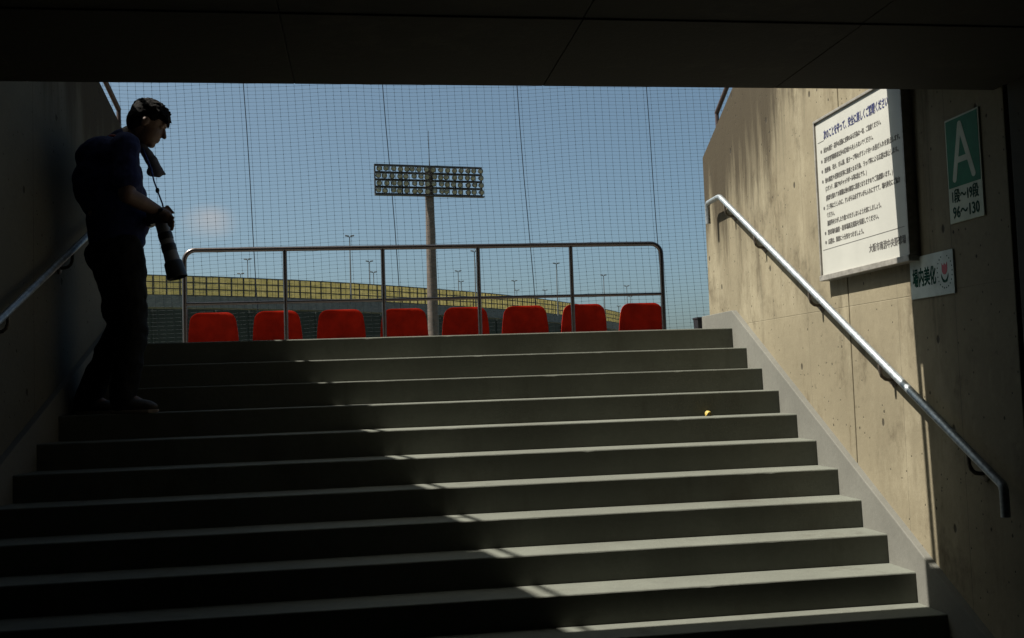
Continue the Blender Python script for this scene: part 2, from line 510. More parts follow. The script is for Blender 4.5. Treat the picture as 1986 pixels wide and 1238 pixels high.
MB().prism([(XL(y), y, z) for y, z in prof], [(XL(y) - 0.047, y, z) for y, z in prof]).build('skirting', M['curb'], wl, bevel=0.004)

# ------------------------------------------------------------------ passage: walls, ceiling, slab
tr_ = empty('passage_wall')
tag(tr_, 'dark concrete wall of the passage beyond the section sign', 'wall')
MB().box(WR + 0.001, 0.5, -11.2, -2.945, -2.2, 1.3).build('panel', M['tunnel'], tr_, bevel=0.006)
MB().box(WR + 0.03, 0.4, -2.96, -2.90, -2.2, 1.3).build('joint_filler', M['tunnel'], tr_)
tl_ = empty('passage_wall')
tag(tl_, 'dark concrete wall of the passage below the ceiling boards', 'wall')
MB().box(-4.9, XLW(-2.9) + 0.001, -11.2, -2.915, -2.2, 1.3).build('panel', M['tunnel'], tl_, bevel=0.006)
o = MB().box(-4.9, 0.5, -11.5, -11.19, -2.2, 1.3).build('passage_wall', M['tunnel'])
tag(o, 'concrete end wall closing the dark passage', 'wall')

ce = empty('ceiling')
tag(ce, 'dark ceiling of large boards over the passage mouth', 'ceiling', kind='structure')
xs = [-4.402 - 0.885, -4.402, -3.517, -2.632, -1.747, -0.862, 0.034]
ysr = [LINT_Y, -3.557, -4.6, -5.65, -6.7, -7.75, -8.8, -9.85, -11.2]
for j in range(len(ysr) - 1):
    for i in range(len(xs) - 1):
        x0, x1 = max(xs[i], -4.424), xs[i + 1]
        if x1 < -4.42: continue
        dz = 0.0 if j == 0 else 0.004
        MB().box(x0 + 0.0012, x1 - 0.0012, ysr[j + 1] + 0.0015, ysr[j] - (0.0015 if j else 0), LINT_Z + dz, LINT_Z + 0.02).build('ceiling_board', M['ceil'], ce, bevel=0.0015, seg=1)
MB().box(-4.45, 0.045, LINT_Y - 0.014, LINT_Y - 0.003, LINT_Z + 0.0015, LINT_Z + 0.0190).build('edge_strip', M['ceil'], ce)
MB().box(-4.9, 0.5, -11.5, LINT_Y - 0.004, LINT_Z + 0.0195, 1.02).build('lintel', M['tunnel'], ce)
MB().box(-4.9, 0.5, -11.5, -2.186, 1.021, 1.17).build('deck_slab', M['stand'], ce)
for xa, xb in ((-0.84, 0.30), (-4.6, -1.5)):
    MB().box(xa, xb, -2.1855, -2.1345, 1.055, 1.15).build('sun_gap_block', M['stand'], ce)  # unseen blocks, added to close the gap except for one sun slot
o = MB().tube([(-4.36, -2.150, 1.10), (0.06, -2.150, 1.10)], 0.017, 12).build('sun_block_pipe', M['steel'], None, smooth=True)  # unseen pipe, added to cast the shadow edge beside the sun slot
tag(o, 'unseen steel pipe added along the deck slab to shape the sunlight', 'pipe')

# ------------------------------------------------------------------ handrails
def handrail(name, label, sgn, xf, y_top, y_bot, z_top, brackets, mat):
    """xf(y): pipe centre; sgn +1 right wall, -1 left wall"""
    rl = empty(name)
    tag(rl, label, 'handrail')
    sl = H / D
    P = lambda y, z: Vector((xf(y), y, z))
    zb = z_top + (y_bot - y_top) * sl
    path = [P(y_top + 0.245, z_top - 0.145), P(y_top + 0.245, z_top - 0.02), P(y_top + 0.225, z_top - 0.003), P(y_top + 0.03, z_top), P(y_top - 0.01, z_top - 0.006),
            P(y_top - 0.04, z_top - 0.04 * sl)]
    n = 6
    for i in range(1, n):
        y = y_top + (y_bot - y_top) * i / n
        path.append(P(y, z_top + (y - y_top) * sl))
    path += [P(y_bot, zb), P(y_bot - 0.008, zb - 0.02), P(y_bot - 0.008, zb - 0.12)]
    MB().tube(path, 0.0178, 14).build('pipe', mat, rl, smooth=True)
    for y in brackets:
        z = z_top + (y - y_top) * sl
        b = empty('bracket', (0, 0, 0), rl)
        x = xf(y); xw = x + sgn * 0.072
        pts = [Vector((x, y, z - 0.015)), Vector((x, y, z - 0.055)), Vector((x + sgn * .008, y, z - 0.078)), Vector((x + sgn * .024, y, z - 0.092)), Vector((x + sgn * .045, y, z - 0.096)), Vector((xw, y, z - 0.096))]
        MB().tube(pts, 0.009, 8).build('arm', M['bracket'], b, smooth=True)
        mb = MB().lathe([(0.034, 0), (0.034, 0.006), (0.029, 0.011), (0.012, 0.013)], 16,
                        Matrix.Translation((xw, y, z - 0.096)) @ Matrix.Rotation(-sgn * math.pi / 2, 4, 'Y'))
        mb.build('plate', M['bracket'], b, smooth=True)
    return rl
handrail('handrail', 'grey metal handrail sloping along the sunlit beige wall', 1, lambda y: -0.035, 0.03, -2.871, 0.882,
         (-0.06, -0.545, -1.273, -1.988, -2.66), M['galv'])
handrail('handrail', 'metal handrail on the shaded wall behind the person', -1, lambda y: XL(y) + 0.035, -0.05, -2.75, 0.815,
         (-0.12, -0.62, -1.30, -1.98, -2.6), M['galv'])

# rust runs under the brackets are on the wall itself; pipes along the wall tops
def top_pipe(label, xf, y0, z0, sl, ytop, wall_top):
    rl = empty('wall_top_rail')
    tag(rl, label, 'rail')
    MB().tube([(xf(y0), y0 - .004, wall_top(y0) - 0.02), (xf(y0), y0 - .004, z0 - 0.004)], 0.014, 8).build('post', M['pipebrown'], rl, smooth=True)
    ye = -2.8
    MB().tube([(xf(y0), y0, z0), (xf(ye), ye, z0 + (y0 - ye) * sl)], 0.016, 10).build('pipe', M['pipebrown'], rl, smooth=True)
    for y in (-0.6, -1.4, -2.2, -2.7):
        MB().tube([(xf(y), y, wall_top(y) - 0.02), (xf(y), y, z0 + (y0 - y) * sl)], 0.012, 8).build('post', M['pipebrown'], rl, smooth=True)
top_pipe('thin brown pipe rail on top of the sunlit wall', lambda y: WR + 0.03, 0.28, 1.512, 0.55, None, RTOP)
top_pipe('thin brown pipe rail on top of the shaded wall', lambda y: XLW(y) - 0.012, 0.235, 1.503, 0.62, None, LTOP)

# ------------------------------------------------------------------ railing in front of the seats
ry, rz = 1.7, 0.797
rail = empty('safety_railing', (0, ry, 0))
tag(rail, 'steel tube safety railing with two bars between walkway and red seats', 'railing')
px = [-3.752, -2.991, -2.230, -1.469, -0.708, 0.053]
RB = 0.085
path = [Vector((px[0], 0, -0.01))] + arc((px[0] + RB, 0, rz - RB), (-1, 0, 0), (0, 0, 1), RB, 0, math.pi / 2, 8) + \
       arc((px[5] - RB, 0, rz - RB), (0, 0, 1), (1, 0, 0), RB, 0, math.pi / 2, 8) + [Vector((px[5], 0, -0.01))]
MB().tube(path, 0.0185, 14).build('top_bar', M['steel'], rail, smooth=True)
for x in px[1:5]:
    MB().tube([(x, 0, -0.01), (x, 0, rz - 0.006)], 0.0165, 12).build('post', M['steel'], rail, smooth=True)
for a_, b_ in zip(px[:-1], px[1:]):
    MB().tube([(a_, 0, 0.380), (b_, 0, 0.380)], 0.0125, 10).build('middle_bar', M['steel'], rail, smooth=True)
for x in px:
    MB().lathe([(0.045, 0), (0.045, 0.006), (0.022, 0.012)], 16, Matrix.Translation((x, 0, 0.0))).build('base_plate', M['steel'], rail, smooth=True)

# ------------------------------------------------------------------ red seats
def seat_shell():
    """backrest and pan outlines as bowed rounded slabs"""
    def slab(wb, wt, h, r, th, bow, lean, n=5):
        out = [(-wb / 2, 0), (wb / 2, 0)]
        def corner(cx, cz, a0, a1):
            return [(cx + r * math.cos(a0 + (a1 - a0) * i / n), cz + r * math.sin(a0 + (a1 - a0) * i / n)) for i in range(n + 1)]
        # right side rising, right corner, top, left corner
        out = []
        sid = 5
        for i in range(sid):
            z = (h - r) * i / sid
            out.append((wb / 2 + (wt / 2 - wb / 2) * z / h, z))
        out += corner(wt / 2 - r, h - r, 0.08, math.pi / 2)
        out += [(wt / 2 - r - (wt - 2 * r) * i / 4, h) for i in range(1, 4)]
        out += corner(-wt / 2 + r, h - r, math.pi / 2, math.pi - 0.08)
        for i in range(sid - 1, -1, -1):
            z = (h - r) * i / sid
            out.append((-(wb / 2 + (wt / 2 - wb / 2) * z / h), z))
        # concentric rings for a bowed surface with a rolled rim
        def surf(x, z, off):
            b = bow * (1 - (2 * x / wb) ** 2)
            return (x, off - b * 1.0 - lean * z, z)
        c = (0, h * 0.5)
        mb = MB()
        n_ = len(out)
        rings = []
        for side, off in ((0, th / 2), (1, -th / 2)):
            for s in (0.0001, 0.5, 0.8, 0.94, 1.0):
                bulge = 1.0 if s < 1 else 0.45
                rings.append([surf(c[0] + (x - c[0]) * s, c[1] + (z - c[1]) * s, off * bulge) for x, z in out])
        order = rings[0:5] + [rings[9], rings[8], rings[7], rings[6], rings[5]]
        vs_ = [p for g in order for p in g]
        fs = []
        for i in range(len(order) - 1):
            for j in range(n_):
                fs.append((i * n_ + j, i * n_ + (j + 1) % n_, (i + 1) * n_ + (j + 1) % n_, (i + 1) * n_ + j))
        mb.add(vs_, fs)
        return mb
    return slab
slab = seat_shell()
back_me = slab(0.430, 0.368, 0.44, 0.08, 0.022, -0.035, 0.16).mesh('backrest', M['red'], smooth=True)
pan = slab(0.42, 0.36, 0.40, 0.07, 0.024, 0.02, 0.0)
pan.v = [(x, z + 0.01, 0.03 - y * 1.0) for x, y, z in pan.v]
pan_me = pan.mesh('seat_pan', M['red'], smooth=True)
br_me = MB().box(-0.03, 0.03, -0.0, 0.22, -0.05, 0.012).box(-0.03, 0.03, 0.0, 0.05, -0.34, -0.05).mesh('bracket', M['seatmetal'], bevel=0.004)
sx = [-3.603, -3.092, -2.575, -2.055, -1.539, -1.030, -0.520, -0.010]
pos_words = ['behind the railing bay against the shaded wall', 'standing behind the second railing post from the shaded wall', 'between second and third railing posts from the shaded wall',
             'just past the third railing post from the shaded wall', 'beside the tall light pole', 'between fourth and fifth railing posts from the shaded wall',
             'standing behind the fifth railing post from the shaded wall', 'beside the railing end by the sunlit wall']
for i, x in enumerate(sx):
    s_ = empty('red_seat', (x, 2.19, -0.42))
    tag(s_, 'red plastic stadium seat ' + pos_words[i], 'seat', 'red stadium seats behind the railing')
    zt = 0.345 + random.uniform(-0.004, 0.004)
    inst('backrest', back_me, s_, (0, 0.0, zt + 0.42 - 0.44), (0, 0, random.uniform(-.03, .03)))
    inst('seat_pan', pan_me, s_, (0, 0.02, zt + 0.42 - 0.44 - 0.01))
    inst('bracket', br_me, s_, (0, 0.03, 0.34))

# small dark box on the walkway
bn = empty('litter_box', (0.292, 1.5, 0))
tag(bn, 'small black plastic box on the walkway beside the wall end', 'box')
MB().prism([(-.034, -.05, 0), (.034, -.05, 0), (.034, .05, 0), (-.034, .05, 0)], [(-.039, -.055, .152), (.039, -.055, .152), (.039, .055, .152), (-.039, .055, .152)]).build('body', M['bin'], bn, bevel=0.004)
MB().box(-.044, .044, -.06, .06, .150, .166).build('lid', M['bin'], bn, bevel=0.004)

# ------------------------------------------------------------------ lettering helper
def lettering(name, txt, size, mat, parent, x, y, z, align='LEFT', sx_=1.0, bold=0.0, spacing=1.0, th=0.0006):
    """flat printed text on a wall sheet that faces -X; (y, z) is the start of the base line"""
    cu = bpy.data.curves.new(name, 'FONT')
    cu.body = txt
    cu.size = size
    cu.align_x = align
    cu.offset = bold
    cu.space_character = spacing
    cu.resolution_u = 2
    cu.extrude = th
    tmp = bpy.data.objects.new(name, cu)
    COL.objects.link(tmp)
    dg = bpy.context.evaluated_depsgraph_get()
    me = bpy.data.meshes.new_from_object(tmp.evaluated_get(dg))
    bpy.data.objects.remove(tmp, do_unlink=True)
    me.materials.clear(); me.materials.append(mat)
    Mx = Matrix(((0, 0, -1, x), (-sx_, 0, 0, y), (0, 1, 0, z), (0, 0, 0, 1)))
    me.transform(Mx)
    o = bpy.data.objects.new(name, me)
    COL.objects.link(o)
    o.parent = parent
    return o
def lettering_fit(name, txt, width, size, mat, parent, x, y, z, bold=0.0):
    """text squeezed so that it runs exactly `width` from y towards -Y"""
    o = lettering(name, txt, size, mat, parent, x, 0, z, bold=bold)
    ys_ = [v.co.y for v in o.data.vertices]
    if not ys_: return o
    w = max(ys_) - min(ys_)
    k = width / max(w, 1e-6)
    y_hi = max(ys_)
    for v in o.data.vertices:
        v.co.y = y + (v.co.y - y_hi) * k
    return o

# ------------------------------------------------------------------ notice board
nb = empty('notice_board', (0, 0, 0))
tag(nb, 'large white notice board of house rules on the sunlit wall', 'notice board')
Y0, Y1, Z0, Z1 = -1.375, -2.272, 0.185, 1.022
XF = -0.015
MB().box(XF + 0.010, WR + 0.004, Y1 + 0.012, Y0 - 0.012, Z0 + 0.012, Z1 - 0.012).build('sheet', M['signwhite'], nb)
MB().box(XF, WR + 0.004, Y1, Y0, Z1 - 0.013, Z1).build('frame_bar', M['alu'], nb, bevel=0.002)
MB().box(XF - 0.006, WR + 0.004, Y1, Y0, Z0 - 0.016, Z0 + 0.013).build('frame_bar', M['alu'], nb, bevel=0.003)
MB().box(XF, WR + 0.004, Y0 - 0.012, Y0, Z0 + 0.0135, Z1 - 0.0135).build('frame_bar', M['alu'], nb, bevel=0.002)
MB().box(XF, WR + 0.004, Y1, Y1 + 0.012, Z0 + 0.0135, Z1 - 0.0135).build('frame_bar', M['alu'], nb, bevel=0.002)
XT = XF + 0.0092
lettering_fit('title', '次のことを守って、安全に楽しくご観戦ください', 0.665, 0.052, M['blueink'], nb, XT, -1.478, 0.905, bold=0.0012)
MB().box(XT - 0.0003, XT + 0.001, -1.478, -1.405, 0.897, 0.8995).build('rule', M['ink'], nb)
LN = [(0.835, 0.60, 1, '試合の進行・選手の活動に支障のある行為は一切、ご遠慮ください。'),
      (0.782, 0.52, 1, '選手控室等関係者以外の区域からを入らないでください。'),
      (0.729, 0.76, 1, '危険物、花火、びん類、紙テープ等のグランド内への投げ入れを禁止します。'),
      (0.676, 0.74, 1, '他の観客や近隣住民等に迷惑となる行為、ラッパ等による応援は禁止します。'),
      (0.632, 0.44, 0, '(スタンド、通路でのキャッチボール等は禁止です。)'),
      (0.584, 0.68, 0, '(座席を離れての観戦は他の観客に迷惑となりますのでご遠慮願います。)'),
      (0.536, 0.74, 1, 'ゴミ等はゴミ入れに、すいがらは必ずすいがら入れにすてて、場内美化にご協力'),
      (0.494, 0.085, 0, 'ください。'),
      (0.452, 0.56, 0, '施設等をけがしたり傷つけたりしないよう大切にしましょう。'),
      (0.404, 0.53, 1, '野球場内施設・駐車場周辺道路を保護してください。'),
      (0.356, 0.38, 1, '応援は、節度に十分気をつけましょう。')]
for z, w, bul, tx in LN:
    lettering_fit('text_line', tx, w, 0.030, M['ink'], nb, XT, -1.470, z, bold=0.0002)
    if bul:
        MB().prism([(XT - 0.0004, -1.442 + 0.009 * math.cos(a_ * .7854), z + 0.011 + 0.009 * math.sin(a_ * .7854)) for a_ in range(8)],
                   [(XT + 0.001, -1.442 + 0.009 * math.cos(a_ * .7854), z + 0.011 + 0.009 * math.sin(a_ * .7854)) for a_ in range(8)]).build('bullet', M['ink'], nb)
MB().box(XT - 0.0003, XT + 0.001, -2.225, -1.405, 0.3295, 0.3315).build('rule', M['ink'], nb)
lettering_fit('signature', '大阪市南港中央野球場', 0.335, 0.042, M['ink'], nb, XT, -1.895, 0.258, bold=0.0005)

# ------------------------------------------------------------------ section sign
ss = empty('section_sign')
tag(ss, 'green and pale section sign with a big letter A on the shaded wall', 'sign')
MB().box(0.028, WR + 0.003, -2.768, -2.530, 0.290, 0.727).build('plate', M['paleplate'], ss, bevel=0.0015)
MB().box(0.0268, 0.030, -2.760, -2.538, 0.437, 0.719).build('green_field', M['green'], ss)
def stroke(mb, pts, r, x):
    """flat round-ended stroke on a sheet facing -X"""
    for (ya, za), (yb, zb) in zip(pts[:-1], pts[1:]):
        d = Vector((yb - ya, zb - za)); ln = d.length; d /= ln
        nrm = Vector((-d.y, d.x))
        pl = []
        for i in range(7):
            a = math.pi / 2 + math.pi * i / 6
            pl.append((ya + d.x * math.cos(a) * r + nrm.x * math.sin(a) * r, za + d.y * math.cos(a) * r + nrm.y * math.sin(a) * r))
        for i in range(7):
            a = -math.pi / 2 + math.pi * i / 6
            pl.append((yb + d.x * math.cos(a) * r + nrm.x * math.sin(a) * r, zb + d.y * math.cos(a) * r + nrm.y * math.sin(a) * r))
        mb.prism([(x, p, q) for p, q in pl], [(x + 0.0015, p, q) for p, q in pl])
    return mb
mb = MB()
stroke(mb, [(-2.583, 0.470), (-2.637, 0.690)], 0.0135, 0.0262)
stroke(mb, [(-2.637, 0.690), (-2.716, 0.470)], 0.0135, 0.0261)
stroke(mb, [(-2.601, 0.545), (-2.688, 0.545)], 0.0120, 0.0260)
mb.build('letter', M['paleplate'], ss)
lettering_fit('text_line', '1段〜19段', 0.185, 0.060, M['greenink'], ss, 0.0272, -2.556, 0.378, bold=0.001)
lettering_fit('text_line', '96〜130', 0.185, 0.066, M['greenink'], ss, 0.0272, -2.556, 0.310, bold=0.001)

# ------------------------------------------------------------------ clean-up sign with tulip
cs = empty('tulip_sign')
tag(cs, 'pale plate with green lettering and a red tulip on the shaded wall', 'sign')
MB().box(0.027, WR + 0.003, -2.534, -2.192, 0.002, 0.188).build('plate', M['greyplate'], cs, bevel=0.0015)
lettering_fit('text_line', '場内美化', 0.188, 0.085, M['greenink'], cs, 0.0264, -2.212, 0.062, bold=0.0022)
def flat(pts, x, mat, name):
    return MB().prism([(x, p, q) for p, q in pts], [(x + 0.0018, p, q) for p, q in pts]).build(name, mat, cs)
cy, cz = -2.468, 0.110
flower = [(cy + 0.020, cz + 0.028), (cy + 0.010, cz + 0.016), (cy, cz + 0.026), (cy - 0.010, cz + 0.016), (cy - 0.020, cz + 0.030)] + \
         [(cy - 0.021 * math.cos(math.pi * i / 8), cz - 0.001 - 0.022 * math.sin(math.pi * i / 8)) for i in range(9)]
flat(flower, 0.0262, M['redink'], 'flower')
for sg in (1, -1):
    lf = [(cy + sg * 0.001, cz - 0.048), (cy + sg * 0.014, cz - 0.040), (cy + sg * 0.027, cz - 0.018), (cy + sg * 0.027, cz - 0.034), (cy + sg * 0.016, cz - 0.054), (cy + sg * 0.001, cz - 0.058)]
    flat(lf, 0.0261 - 0.0001 * sg, M['greenink'], 'flower_leaf')
for i in range(22):
    a = 2 * math.pi * i / 22
    if 1.35 < a < 1.75: continue
    yy, zz = cy + 0.056 * math.cos(a), cz - 0.010 + 0.070 * math.sin(a)
    q = 0.0028
    flat([(yy - q, zz - q), (yy + q, zz - q), (yy + q, zz + q), (yy - q, zz + q)], 0.0263, M['greenink'], 'ring_mark')

# ------------------------------------------------------------------ fallen leaf
lf = empty('fallen_leaf', (-0.452, -3 * D - 0.035, -4 * H), None, 0.5)
lf.scale = (0.8, 0.8, 0.8)
tag(lf, 'curled yellow leaf lying on a step below the handrail', 'leaf')
mb = MB()
n = 9
gr = []
for i in range(n + 1):
    u = i / n
    w = 0.024 * math.sin(math.pi * min(1, u * 0.96 + 0.02)) ** 0.7
    a = math.pi * (1.05 - 1.15 * u)
    cx_, cz_ = 0.004 + 0.024 * math.cos(a), 0.001 + 0.036 * max(0, math.sin(a)) ** 0.8
    gr.append([(cx_ - 0.006, -w, cz_ - 0.30 * w), (cx_, -w * 0.45, cz_), (cx_, w * 0.45, cz_ + 0.002), (cx_ + 0.005, w, cz_ - 0.2 * w)])
for g in gr:
    for k in range(4): g[k] = (g[k][0], g[k][1], max(0.0015, g[k][2]))
vs_ = [p for g in gr for p in g] + [(p[0], p[1], p[2] - 0.0012) for g in gr for p in g]
nb_ = 4 * (n + 1)
fs = []
for i in range(n):
    for j in range(3):
        q = (i * 4 + j, i * 4 + j + 1, (i + 1) * 4 + j + 1, (i + 1) * 4 + j)
        fs.append(q); fs.append(tuple(reversed([k + nb_ for k in q])))
mb.add(vs_, fs).build('blade', M['leaf'], lf)
MB().tube([(-0.020, 0, 0.003), (-0.030, -0.004, 0.002), (-0.036, -0.016, 0.0022)], 0.0015, 6).build('stalk', M['leaf'], lf)

# ------------------------------------------------------------------ protective net
net = empty('protective_net', (0, 6.0, 0))
tag(net, 'fine dark protective net hanging beyond the seats', 'net')
NX0, NX1, NZ0, NZ1 = -8.2, 6.2, -0.9, 6.6
LEAN = -0.042                       # strands drift sideways with height
PX, PZ = 0.0922, 0.0458
def npt(x, z):
    sag = 0.012 * math.sin(x * 1.9 + 0.6) + 0.008 * math.sin(x * 4.3)
    return (x + LEAN * (z - 3.36) + 0.006 * math.sin(z * 2.1 + x), 0.02 * math.sin(x * 0.8 + z * 0.5), z + 0.030 * (x + 1.2) + sag)
mb = MB()
xsn = [NX0 + PX * i for i in range(int((NX1 - NX0) / PX) + 1)]
zsn = [NZ0 + PZ * i for i in range(int((NZ1 - NZ0) / PZ) + 1)]
TW = 0.0017
for x in xsn:
    mb.tube([npt(x, NZ0 + (NZ1 - NZ0) * i / 12) for i in range(13)], TW, 3, cap=False)
for z in zsn:
    mb.tube([npt(NX0 + (NX1 - NX0) * i / 40, z) for i in range(41)], TW * 0.92, 3, cap=False)
o = mb.build('mesh', M['net'], net)
tag(o, kind='stuff')
mb = MB()
KR = 0.0052
for x in xsn:
    if not -6.6 < x < 4.2: continue
    for z in zsn:
        if z > 4.3 or z < 0.2: continue
        p = Vector(npt(x, z)); k = KR * random.uniform(0.6, 1.25)
        mb.add([p + Vector((k, 0, 0)), p + Vector((0, k, 0)), p + Vector((-k, 0, 0)), p + Vector((0, -k, 0)), p + Vector((0, 0, k)), p + Vector((0, 0, -k))],
               [(0, 1, 4), (1, 2, 4), (2, 3, 4), (3, 0, 4), (1, 0, 5), (2, 1, 5), (3, 2, 5), (0, 3, 5)])
me = bpy.data.meshes.new('knots'); me.from_pydata(mb.v, [], mb.f); me.materials.append(M['net'])
tag(inst('knots', me, net), kind='stuff')
for i in range(-3, 6):
    x = -0.408 + 1.66 * (i - 0)
    if not NX0 < x < NX1: continue
    ln = random.uniform(-0.012, 0.012)
    pts = []
    for k in range(13):
        z = NZ0 + (NZ1 - NZ0) * k / 12
        q = npt(x, z); pts.append((q[0] + ln * (z - 3.36), q[1] - 0.006, z))
    MB().tube(pts, 0.005, 6).build('rope', M['rope'], net)
MB().tube([npt(NX0, NZ1), npt(NX1, NZ1)], 0.012, 8).build('top_cable', M['rope'], net)
for x in (NX0 - 0.5, NX1 + 0.35):
    MB().tube([(x, 0, -2.65), (x, 0, NZ1 + 0.3)], 0.09, 12, rs=[0.11, 0.08]).build('mast', M['lamppost'], net, smooth=True)

# ------------------------------------------------------------------ floodlight tower
ft = empty('floodlight_tower', (2.75, 66.3, -2.6))
tag(ft, 'floodlight tower with four rows of lamps on a tall brown pole', 'floodlight')
MB().tube([(0, 0, -0.1), (0, 0, 9), (0, 0, 17.75)], 0.4, 20, rs=[0.44, 0.37, 0.29]).build('pole', M['pole'], ft, smooth=True)
fy = math.atan2(1.28, 7.73)          # bank is turned a little
bank = empty('lamp_bank', (0.04, -0.35, 15.80), ft, fy)
BW, BH = 7.75, 2.05
mb = MB()
for r_ in range(5):
    z = BH * r_ / 4
    mb.box(-BW / 2 - .05, BW / 2 + .05, 0.20, 0.30, z - 0.075, z + 0.075)
for x in (-BW / 2, -BW / 4, 0, BW / 4, BW / 2):
    mb.box(x - 0.05, x + 0.05, 0.305, 0.40, -0.05, BH + 0.05)
for i in range(17):
    x = -BW / 2 + BW * i / 16
    mb.box(x - 0.018, x + 0.018, 0.16, 0.195, -0.02, BH + 0.02)
mb.box(-BW / 2 - .08, BW / 2 + .08, -0.15, 0.195, -0.14, -0.055)
mb.build('frame', M['frame_dark'], bank)
lampm = MB().lathe([(0.06, 0.0), (0.09, 0.06), (0.165, 0.20), (0.195, 0.34), (0.20, 0.36), (0.17, 0.352)], 12, Matrix.Rotation(math.pi / 2, 4, 'X')).mesh('floodlamp', M['lampgrey'], smooth=True)
glassm = MB().lathe([(0.168, 0.0), (0.10, 0.02), (0.01, 0.028)], 12, Matrix.Rotation(math.pi / 2, 4, 'X')).mesh('lens', M['lens'], smooth=True)
# lamp and glass share one mesh so that every lamp is one part
bm = bmesh.new(); bm.from_mesh(lampm)
nf = len(bm.faces)
bm2 = bmesh.new(); bm2.from_mesh(glassm); bmesh.ops.translate(bm2, verts=bm2.verts, vec=(0, -0.345, 0))
tmpm = bpy.data.meshes.new('t'); bm2.to_mesh(tmpm); bm.from_mesh(tmpm)
for i, f in enumerate(bm.faces): f.material_index = 0 if i < nf else 1
bm.to_mesh(lampm); bm.free(); bm2.free(); lampm.materials.append(M['lens'])
for r_ in range(4):
    for i in range(16):
        inst('floodlamp', lampm, bank, (-BW / 2 + BW * (i + 0.5) / 16, 0.15, BH * (r_ + 0.5) / 4 + 0.02), (R(-14 + random.uniform(-5, 5)) * -1, 0, R(random.uniform(-16, 16) + (i - 7.5) * 1.6)))
MB().tube([(0.06, 0.1, 17.7), (0.06, 0.1, 20.5)], 0.03, 6, rs=[0.035, 0.015]).build('lightning_rod', M['frame_dark'], ft)

# ------------------------------------------------------------------ elevated road with noise barrier
RP = [(-46, 149.5), (-33.4, 156.1), (-24.6, 160.3), (-14.8, 166.2), (-4.2, 173.8), (7.5, 184.0), (21.5, 197.8), (28.3, 205.5), (35.3, 214.2), (43.2, 225.4), (49.9, 235.5), (58.9, 250.6), (67.7, 267.4), (76.2, 286.9), (85.1, 309.1), (93, 331)]
def catmull(P, n=16):
    out = []
    for i in range(len(P) - 1):
        p0, p1, p2, p3 = P[max(0, i - 1)], P[i], P[i + 1], P[min(len(P) - 1, i + 2)]
        for k in range(n):
            t_ = k / n
            out.append(tuple(0.5 * ((2 * p1[c]) + (-p0[c] + p2[c]) * t_ + (2 * p0[c] - 5 * p1[c] + 4 * p2[c] - p3[c]) * t_ ** 2 + (-p0[c] + 3 * p1[c] - 3 * p2[c] + p3[c]) * t_ ** 3) for c in (0, 1)))
    out.append(P[-1])
    return out
fine = [Vector((x, y, 0)) for x, y in catmull(RP)]
step = 2.04
nodes = [fine[0].copy()]
acc = 0
for a_, b_ in zip(fine[:-1], fine[1:]):
    L_ = (b_ - a_).length
    while acc + L_ >= step * len(nodes):
        nodes.append(a_.lerp(b_, (step * len(nodes) - acc) / L_))
    acc += L_
def sweep(name, prof, pts, mat, parent):
    """prof: (offset away from the viewer, z) closed polygon swept along pts"""
    mb = MB(); n = len(prof); vs_ = []
    for i, p in enumerate(pts):
        t_ = (pts[min(i + 1, len(pts) - 1)] - pts[max(i - 1, 0)]).normalized()
        nm = Vector((-t_.y, t_.x, 0))
        for o_, z in prof:
            vs_.append((p.x + nm.x * o_, p.y + nm.y * o_, z))
    fs = [tuple(range(n)), tuple(reversed(range((len(pts) - 1) * n, len(pts) * n)))]
    for i in range(len(pts) - 1):
        for j in range(n):
            fs.append((i * n + j, i * n + (j + 1) % n, (i + 1) * n + (j + 1) % n, (i + 1) * n + j))
    return mb.add(vs_, fs).build(name, mat, parent)
road = empty('elevated_road', (0, 0, 0))
tag(road, 'grey concrete elevated road curving away behind the field', 'elevated road')
coarse = nodes[::3]
sweep('parapet', [(0.02, 14.3), (0.35, 14.3), (0.35, 14.88), (0.02, 14.88)], coarse, M['girder'], road)
sweep('girder', [(0.0, 13.0), (1.6, 12.7), (1.6, 14.29), (0.0, 14.29)], coarse, M['girder'], road)
sweep('deck', [(1.61, 13.6), (20, 13.6), (20, 14.25), (1.61, 14.25)], coarse, M['asphalt'], road)
sweep('far_girder', [(20.01, 12.8), (20.4, 12.8), (20.4, 15.0), (20.01, 15.0)], coarse, M['girder'], road)
for i in range(6, len(nodes) - 1, 15):
    p = nodes[i]; t_ = (nodes[i + 1] - p).normalized(); nm = Vector((-t_.y, t_.x, 0))
    c_ = p + nm * 10
    a_ = math.atan2(t_.y, t_.x)
    MB().box(-1.2, 1.2, -1.6, 1.6, -2.65, 11.6).box(-1.25, 1.25, -8.6, 8.6, 11.601, 13.59).build('pier', M['girder'], road).matrix_local = Matrix.Translation((c_.x, c_.y, 0)) @ Matrix.Rotation(a_, 4, 'Z')

